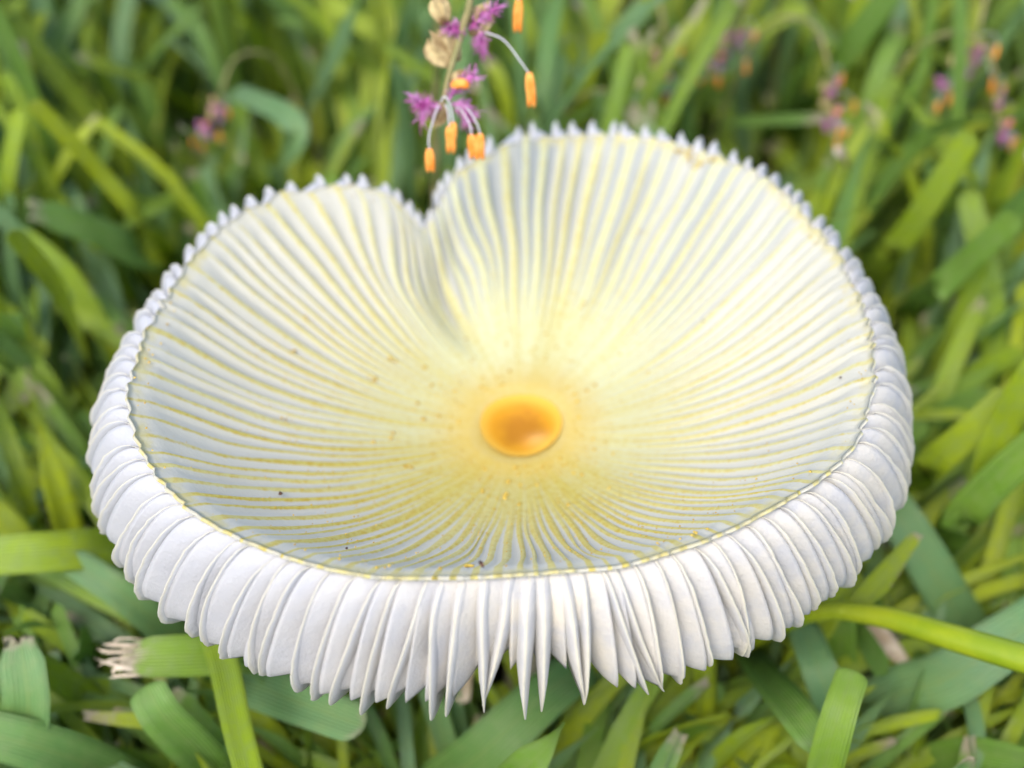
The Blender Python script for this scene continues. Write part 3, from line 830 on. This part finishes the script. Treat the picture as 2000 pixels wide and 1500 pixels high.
r_sh = np.random.default_rng(5)
n_sh = 0
tries = 0
while n_sh < 260 and tries < 4000:
    tries += 1
    y = r_sh.uniform(-42, 215)
    half = 62 + max(0, y + 40) * 0.42
    x = r_sh.uniform(-half, half)
    d = math.hypot(x - AX[0], y - AX[1])
    if d < 12: continue
    behind = y > 34
    main = pick_tint(r_sh)
    blades = []
    for b in range(int(r_sh.integers(3, 6))):
        for q in range(6):
            if behind: h = r_sh.uniform(42, 72)
            elif y > -5: h = r_sh.uniform(24, 40)
            else: h = r_sh.uniform(16, 32)
            P = rand_line(x + r_sh.normal(0, 1.6), y + r_sh.normal(0, 1.6), h, abs(r_sh.normal(0.36 if behind else 0.42, 0.22)) + .08, r_sh)
            S = catmull(P, 14)
            if not blocked(S) and not near_flower(S) and not hides_single(S):
                blades.append(P); break
    if len(blades) < 2: continue
    root = empty("grass_tuft", (x * MM, y * MM, 0))
    dries = [float(r_sh.choice([0, 0, 0, r_sh.uniform(.15, .5)])) for _ in blades]
    zone = ("just behind the mushroom" if y < 85 else "well behind the mushroom" if y < 150 else "far out in the lawn") if behind else ("beside the mushroom's stem" if d < 48 else "in the lawn beside the mushroom cap")
    hb = max(p[-1][2] for p in blades)
    size = ("low" if hb < 45 else "tall") if behind else ("low" if hb < 24 else "upright")
    tops = np.array([p[-1] for p in blades]).mean(0)
    near = sorted((float(np.linalg.norm(np.array(hh[5][-2]) - tops)), hh[6]) for hh in HEROES)[0]
    where = f"growing by {near[1]}" if near[0] < 40 else zone
    cnt = ("two", "three", "four", "five")[len(blades) - 2]
    tag(root, f"{size} {TCLASS[tclass(main)]} grass tuft of {cnt} {'tan-tipped ' if max(dries) > .1 else ''}blades {where}", "grass tuft", f"grass tufts {where}")
    for b, P in enumerate(blades):
        dry = dries[b]
        tip = 'torn' if dry > .1 else ('point' if r_sh.uniform() < .2 else 'blunt')
        V, F, pat = blade_arrays(P - np.array([x, y, 0]), (r_sh.uniform(1.5, 3.1) if behind else r_sh.uniform(2.0, 3.6)), float(np.clip(main + r_sh.normal(0, .06), 0, 1)), dry, tip,
                                 fold=r_sh.uniform(.1, .6), face=(r_sh.normal(0, .6), r_sh.normal(-.4, .5), 0.7), nseg=14, seed=1000 + n_sh * 10 + b)
        link("blade", make_mesh("blade", V, F, pat), M_GRASS, root)
    n_sh += 1

# the mass of the lawn between and beyond the tufts
def build_lawn():
    r_ = np.random.default_rng(21)
    Vs, Fs, As, off = [], [], [], 0
    cnt = 0
    for it in range(26000):
        y = r_.uniform(-40, 150) if it > 19000 else r_.uniform(-60, 620) if r_.uniform() < .45 else r_.uniform(-40, 190)
        half = 90 + max(0, y + 40) * 0.55
        x = r_.uniform(-half, half)
        d = math.hypot(x - AX[0], y - AX[1])
        if d < 7: continue
        if y > 34: h = r_.uniform(20, 52)
        elif y > -5: h = r_.uniform(14, 32)
        else: h = r_.uniform(10, 24)
        if it > 19000: h = r_.uniform(9, 24)
        P = rand_line(x, y, h, abs(r_.normal(0.36, 0.25)) + (.08 if y > 34 else .5), r_)
        S = catmull(P, 8)
        if blocked(S) or near_flower(S) or (it <= 19000 and hides_single(S)): continue
        tint = pick_tint(r_)
        dry = r_.uniform(.2, .8) if r_.uniform() < .30 else 0
        V, F, pat = blade_arrays(P, (r_.uniform(1.3, 3.0) if y > 34 else r_.uniform(1.2, 2.6)), tint, dry, 'torn' if dry > .1 else ('blunt' if r_.uniform() < .45 else 'point'), fold=r_.uniform(.1, .6),
                                 face=(r_.normal(0, .6), r_.normal(-.4, .5), .7), nseg=8, seed=int(r_.integers(1 << 30)), two=False)
        Vs.append(V); Fs.append(F + off); As.append(pat); off += len(V); cnt += 1
    me = make_mesh("lawn_grass", np.vstack(Vs), np.vstack(Fs), np.vstack(As))
    tag(link("lawn_grass", me, M_GRASS), "dense mass of short green lawn grass behind and under the tufts", "grass", None, "stuff")
build_lawn()

def build_thatch():
    r_ = np.random.default_rng(31)
    parts = []
    for _ in range(2600):
        y = r_.uniform(-60, 260); half = 90 + max(0, y) * .5; x = r_.uniform(-half, half)
        if math.hypot(x - AX[0], y - AX[1]) < 6: continue
        az = r_.uniform(0, 6.28); L = r_.uniform(5, 22); z = r_.uniform(-2, 6)
        dz = r_.normal(0, .15)
        c = np.array([x, y, z]); dv = np.array([math.cos(az), math.sin(az), dz]) * L / 2
        mid = c + r_.normal(0, .8, 3)
        parts.append(tube(catmull([c - dv, mid, c + dv], 4), r_.uniform(.2, .6), 4))
    V, F = merge(parts)
    tag(link("thatch", make_mesh("thatch", V, F), M_THATCH), "brown dead thatch lying on the soil under the grass", "thatch", None, "stuff")
build_thatch()

# ------------------------------------------------------------------ yellow-green runner with a node
def runner():
    root = empty("grass_runner", (RUNNER[0][0] * MM, RUNNER[0][1] * MM, 0))
    tag(root, "smooth yellow-green grass runner with a leafy node coming out under the gills", "grass runner")
    o = np.array([RUNNER[0][0], RUNNER[0][1], 0])
    C = catmull(np.array(RUNNER) - o, 40)
    rad = 0.85 + 0.40 * smoothstep(.35, 1, np.linspace(0, 1, 40))
    link("stalk", make_mesh("stalk", *tube(C, rad, 12)), M_RUNNER, root)
    nd = C[19]
    v, f = blob(nd, (1.5, 1.3, 1.2), 3)
    link("node", make_mesh("node", v, f), M_RUNNER, root)
    for k in range(5):
        d = np.array([0.8 + .3 * k * .4, 0.5 + .12 * k, 0.10 + .16 * k])
        P = np.array([nd, nd + d * 2.6, nd + d * 5.6 + (0, 0, .5)])
        V, F, pat = blade_arrays(P, 1.5, .9, .6, 'torn', nseg=8, seed=600 + k)
        link("sheath_leaf", make_mesh("sheath_leaf", V, F, pat), M_GRASS, root)
runner()

# ------------------------------------------------------------------ flower spikes
def brush(c, axis, L, n, hair, seed):
    """feathery stigma: a thread set with fine hairs"""
    r_ = np.random.default_rng(seed)
    axis = np.asarray(axis, float); axis /= np.linalg.norm(axis)
    c = np.asarray(c, float)
    C = catmull([c, c + axis * L * .5 + r_.normal(0, .25, 3), c + axis * L], 8)
    parts = [tube(C, 0.16, 5)]
    for k in range(n):
        p = C[int(r_.integers(1, 8))] + r_.normal(0, .05, 3)
        d = r_.normal(0, 1, 3); d /= np.linalg.norm(d); d = d * hair * r_.uniform(.5, 1.1) + axis * hair * .4
        parts.append(tube([p, p + d * .5 + r_.normal(0, .08, 3), p + d], [.045, .04, .02], 3))
    return merge(parts)

def husk(c, axis, L, w, seed):
    """boat-shaped spikelet made of overlapping scales"""
    axis = np.asarray(axis, float); axis /= np.linalg.norm(axis)
    c = np.asarray(c, float)
    s = np.cross(axis, (0.2, -0.9, 0.3)); s /= np.linalg.norm(s)
    parts = []
    for k in range(3):
        o = s * (k - 1) * w * .28
        P = np.array([c + o * .3, c + axis * L * .5 + o * 1.3, c + axis * L * (1 - .12 * abs(k - 1)) + o * .7])
        V, F, _ = blade_arrays(P, w * .55, 0, 0, 'point', fold=.35, thick=.1, nseg=8, seed=seed + k, wmin=.5, face=(s[0] * (k - 1) * .6, -0.7, .5))
        parts.append((V, F))
    return merge(parts)

def anther(c, L, seed):
    r_ = np.random.default_rng(seed)
    c = np.asarray(c, float)
    parts = []
    sx = r_.normal(0, .12)
    for k in (-1, 1):
        C = np.array([c + (k * .12, 0, 0), c + (k * .20 + sx * .5, 0, -L * .35), c + (k * .18 + sx, 0, -L * .7), c + (k * .24 + sx, 0, -L)])
        parts.append(tube(catmull(C, 8), np.array([.12, .22, .25, .25, .25, .24, .20, .10]), 7))
    return merge(parts)

def flower_spike():
    b = np.array([-9.0, 54.0, 0.0])
    root = empty("flower_spike", tuple(b * MM))
    tag(root, "grass flower spike with purple stigmas and dangling orange anthers behind the cap's notch", "flower spike", "grass flower spikes in the lawn")
    C0 = np.array([-5.0, 28.0, 63.0]); SH = np.array([0.6, -12.2, 6.5])
    L = lambda p: C0 + (np.array(p, float) - C0) * 0.9 + SH - b
    stem = catmull([np.array((-9, 54, -1)) - b, np.array((-8.6, 51, 38)) - b, np.array((-6.0, 40, 78)) - b, np.array((-3.8, 27, 86)) - b, L((-3.4, 32.6, 71)), L((-4.2, 31.3, 67)), L((-5.4, 29.6, 63.5)), L((-6.2, 28.4, 60.6))], 44)
    link("stem", make_mesh("stem", *tube(stem, np.linspace(.55, .24, 44), 8)), M_STALK, root)
    for k, (p, ax, ln, w) in enumerate([((-5.0, 30.2, 63.8), (-.55, .1, .75), 3.7, 2.7), ((-4.5, 30.8, 65.0), (-.55, -.1, -.10), 2.6, 1.7), ((-3.2, 31.9, 65.8), (.35, .1, .8), 3.6, 1.8), ((-5.4, 29.3, 61.6), (.45, -.2, .5), 3.0, 1.4), ((-6.2, 28.3, 60.5), (-.3, -.2, -.8), 2.6, 1.3), ((-5.8, 31.0, 67.5), (-.3, .2, .8), 3.0, 1.5)]):
        link("spikelet", make_mesh("spikelet", *husk(L(p), ax, ln, w, 50 + k)), M_HUSK, root)
    for k, (p, ax, ln) in enumerate([((-3.6, 31.8, 66.6), (.75, .1, .6), 3.0), ((-3.9, 31.4, 66.3), (-.35, -.2, .25), 1.6), ((-2.4, 31.7, 66.4), (.1, -.1, -1), 1.4),
                                      ((-6.4, 27.2, 60.6), (-.95, -.1, .35), 2.2), ((-7.6, 27.1, 61.6), (-.3, -.2, -.9), 1.9),
                                      ((-5.6, 27.6, 61.2), (.7, .0, .75), 3.2), ((-5.2, 27.4, 60.8), (.6, .0, -.35), 1.9), ((-4.7, 27.4, 60.9), (.3, -.1, -.8), 1.7)]):
        link("stigma", make_mesh("stigma", *brush(L(p), ax, ln, 110, 1.1, 70 + k)), M_STIGMA, root)
    F = [([(-2.0, 31.6, 66.4), (-.2, 30.8, 66.0), (1.4, 29.2, 64.6), (2.3, 28.4, 63.6)], 2.2),
         ([(-6.6, 27.0, 61.0), (-7.0, 25.8, 60.3), (-7.5, 24.4, 58.9), (-7.45, 23.6, 57.9)], 1.5),
         ([(-6.4, 26.9, 61.3), (-5.9, 26.8, 62.0), (-5.4, 26.2, 61.2), (-5.1, 25.2, 59.9)], 2.0),
         ([(-6.0, 26.9, 61.0), (-5.8, 26.4, 61.2), (-5.6, 25.8, 60.6), (-5.5, 25.1, 59.5)], 1.6),
         ([(-4.9, 27.0, 60.8), (-4.2, 26.4, 60.5), (-3.5, 25.4, 59.6), (-3.35, 24.8, 58.8)], 1.6),
         ([(-4.6, 26.9, 60.8), (-3.7, 26.4, 60.8), (-2.8, 25.4, 59.8), (-2.5, 24.8, 58.9)], 1.7),
         ([(-3.0, 33.0, 71.0), (-.5, 33.0, 71.6), (.9, 32.8, 70.4), (1.3, 32.7, 69.2)], 2.0)]
    for k, (P, ln) in enumerate(F):
        C = catmull([L(p) for p in P], 12)
        fo = link("filament", make_mesh("filament", *tube(C, np.linspace(.075, .06, 12), 6)), M_FILAMENT, root)
        link("anther", make_mesh("anther", *anther(C[-1] + (0, 0, .1), ln * 1.55, 90 + k)), M_ANTHER, fo)
    a0 = link("anther", make_mesh("anther", *merge([tube(catmull([L((-5.3, 27.2, 62.9)), L((-4.3, 27.1, 63.3)), L((-3.6, 27.0, 62.9))], 7), [.2, .4, .45, .45, .45, .4, .2], 7)])), M_ANTHER, root)
    return root

def copy_tree(o, parent=None):
    c = o.copy(); COL.objects.link(c); c.parent = parent
    for ch in list(o.children): copy_tree(ch, c)
    return c

spike0 = flower_spike()
SP = [((28.5, 76.0), .60, -40, "small grass flower spike leaning over the lawn beside the broad steep blade"),
      ((41.5, 63.0), .58, 35, "pinkish grass flower spike low in the lawn behind the cap's tan-edged gills"),
      ((57.0, 65.0), .64, -25, "purple and tan grass flower spike standing among thin stems in the lawn"),
      ((62.5, 60.0), .58, 50, "tan grass flower spike hanging beside the purple and tan spike"),
      ((20.5, 72.0), .58, 15, "brownish grass flower spike deep in the lawn behind the mushroom"),
      ((-40.0, 70.0), .50, -55, "grass flower spike with tan husks behind the short tan-ended yellow blade"),
      ((18.5, 60.0), .50, 60, "pale pink grass flower spike half hidden by grass behind the cap"),
      ((46.0, 92.0), .70, -10, "tall grass flower spike furthest out in the lawn behind the mushroom")]
for (x, y), s, rz, lab in SP:                               # x, y: where the head hangs
    c = copy_tree(spike0)
    a = math.radians(rz)
    hx, hy = s * (4.5 * math.cos(a) + 38 * math.sin(a)), s * (4.5 * math.sin(a) - 38 * math.cos(a))
    c.location = ((x - hx) * MM, (y - hy) * MM, 0); c.scale = (s, s, s); c.rotation_euler = (0, 0, a)
    c["label"] = lab

# ------------------------------------------------------------------ dry clippings
def clippings():
    r_ = np.random.default_rng(61)
    n = 0
    while n < 150:
        y = r_.uniform(-45, 150); half = 70 + max(0, y + 40) * .4; x = r_.uniform(-half, half)
        z = r_.uniform(22, 46) if y > 34 else r_.uniform(6, 20)
        az = r_.uniform(0, 6.28); Ln = r_.uniform(2, 7)
        dv = np.array([math.cos(az), math.sin(az), r_.normal(0, .5)]) * Ln / 2
        c = np.array([x, y, z])
        P = np.array([-dv, r_.normal(0, .6, 3), dv])
        if blocked(P + c) or near_flower(P + c) or hides_single(P + c): continue
        V, F, pat = blade_arrays(P, r_.uniform(.6, 2.2), 0, 0, 'torn', fold=r_.uniform(.2, .9), nseg=6, seed=2000 + n)
        o = link("dry_clipping", make_mesh("dry_clipping", V, F), M_STRAW, None, tuple(c * MM))
        zone = "caught in the lawn behind the mushroom" if y > 34 else "lying in the grass under the mushroom cap"
        nr = sorted((float(np.linalg.norm(np.array(hh[5][q]) - c)), hh[6]) for hh in HEROES for q in (-1, -2))[0]
        if nr[0] < 30: zone = f"caught by {nr[1]}"
        tag(o, f"{'long' if Ln > 4.5 else 'short'} {'curled' if abs(dv[2]) > .8 else 'flat'} straw-coloured grass clipping {zone}", "grass clipping", f"dry clippings {zone}")
        n += 1
clippings()
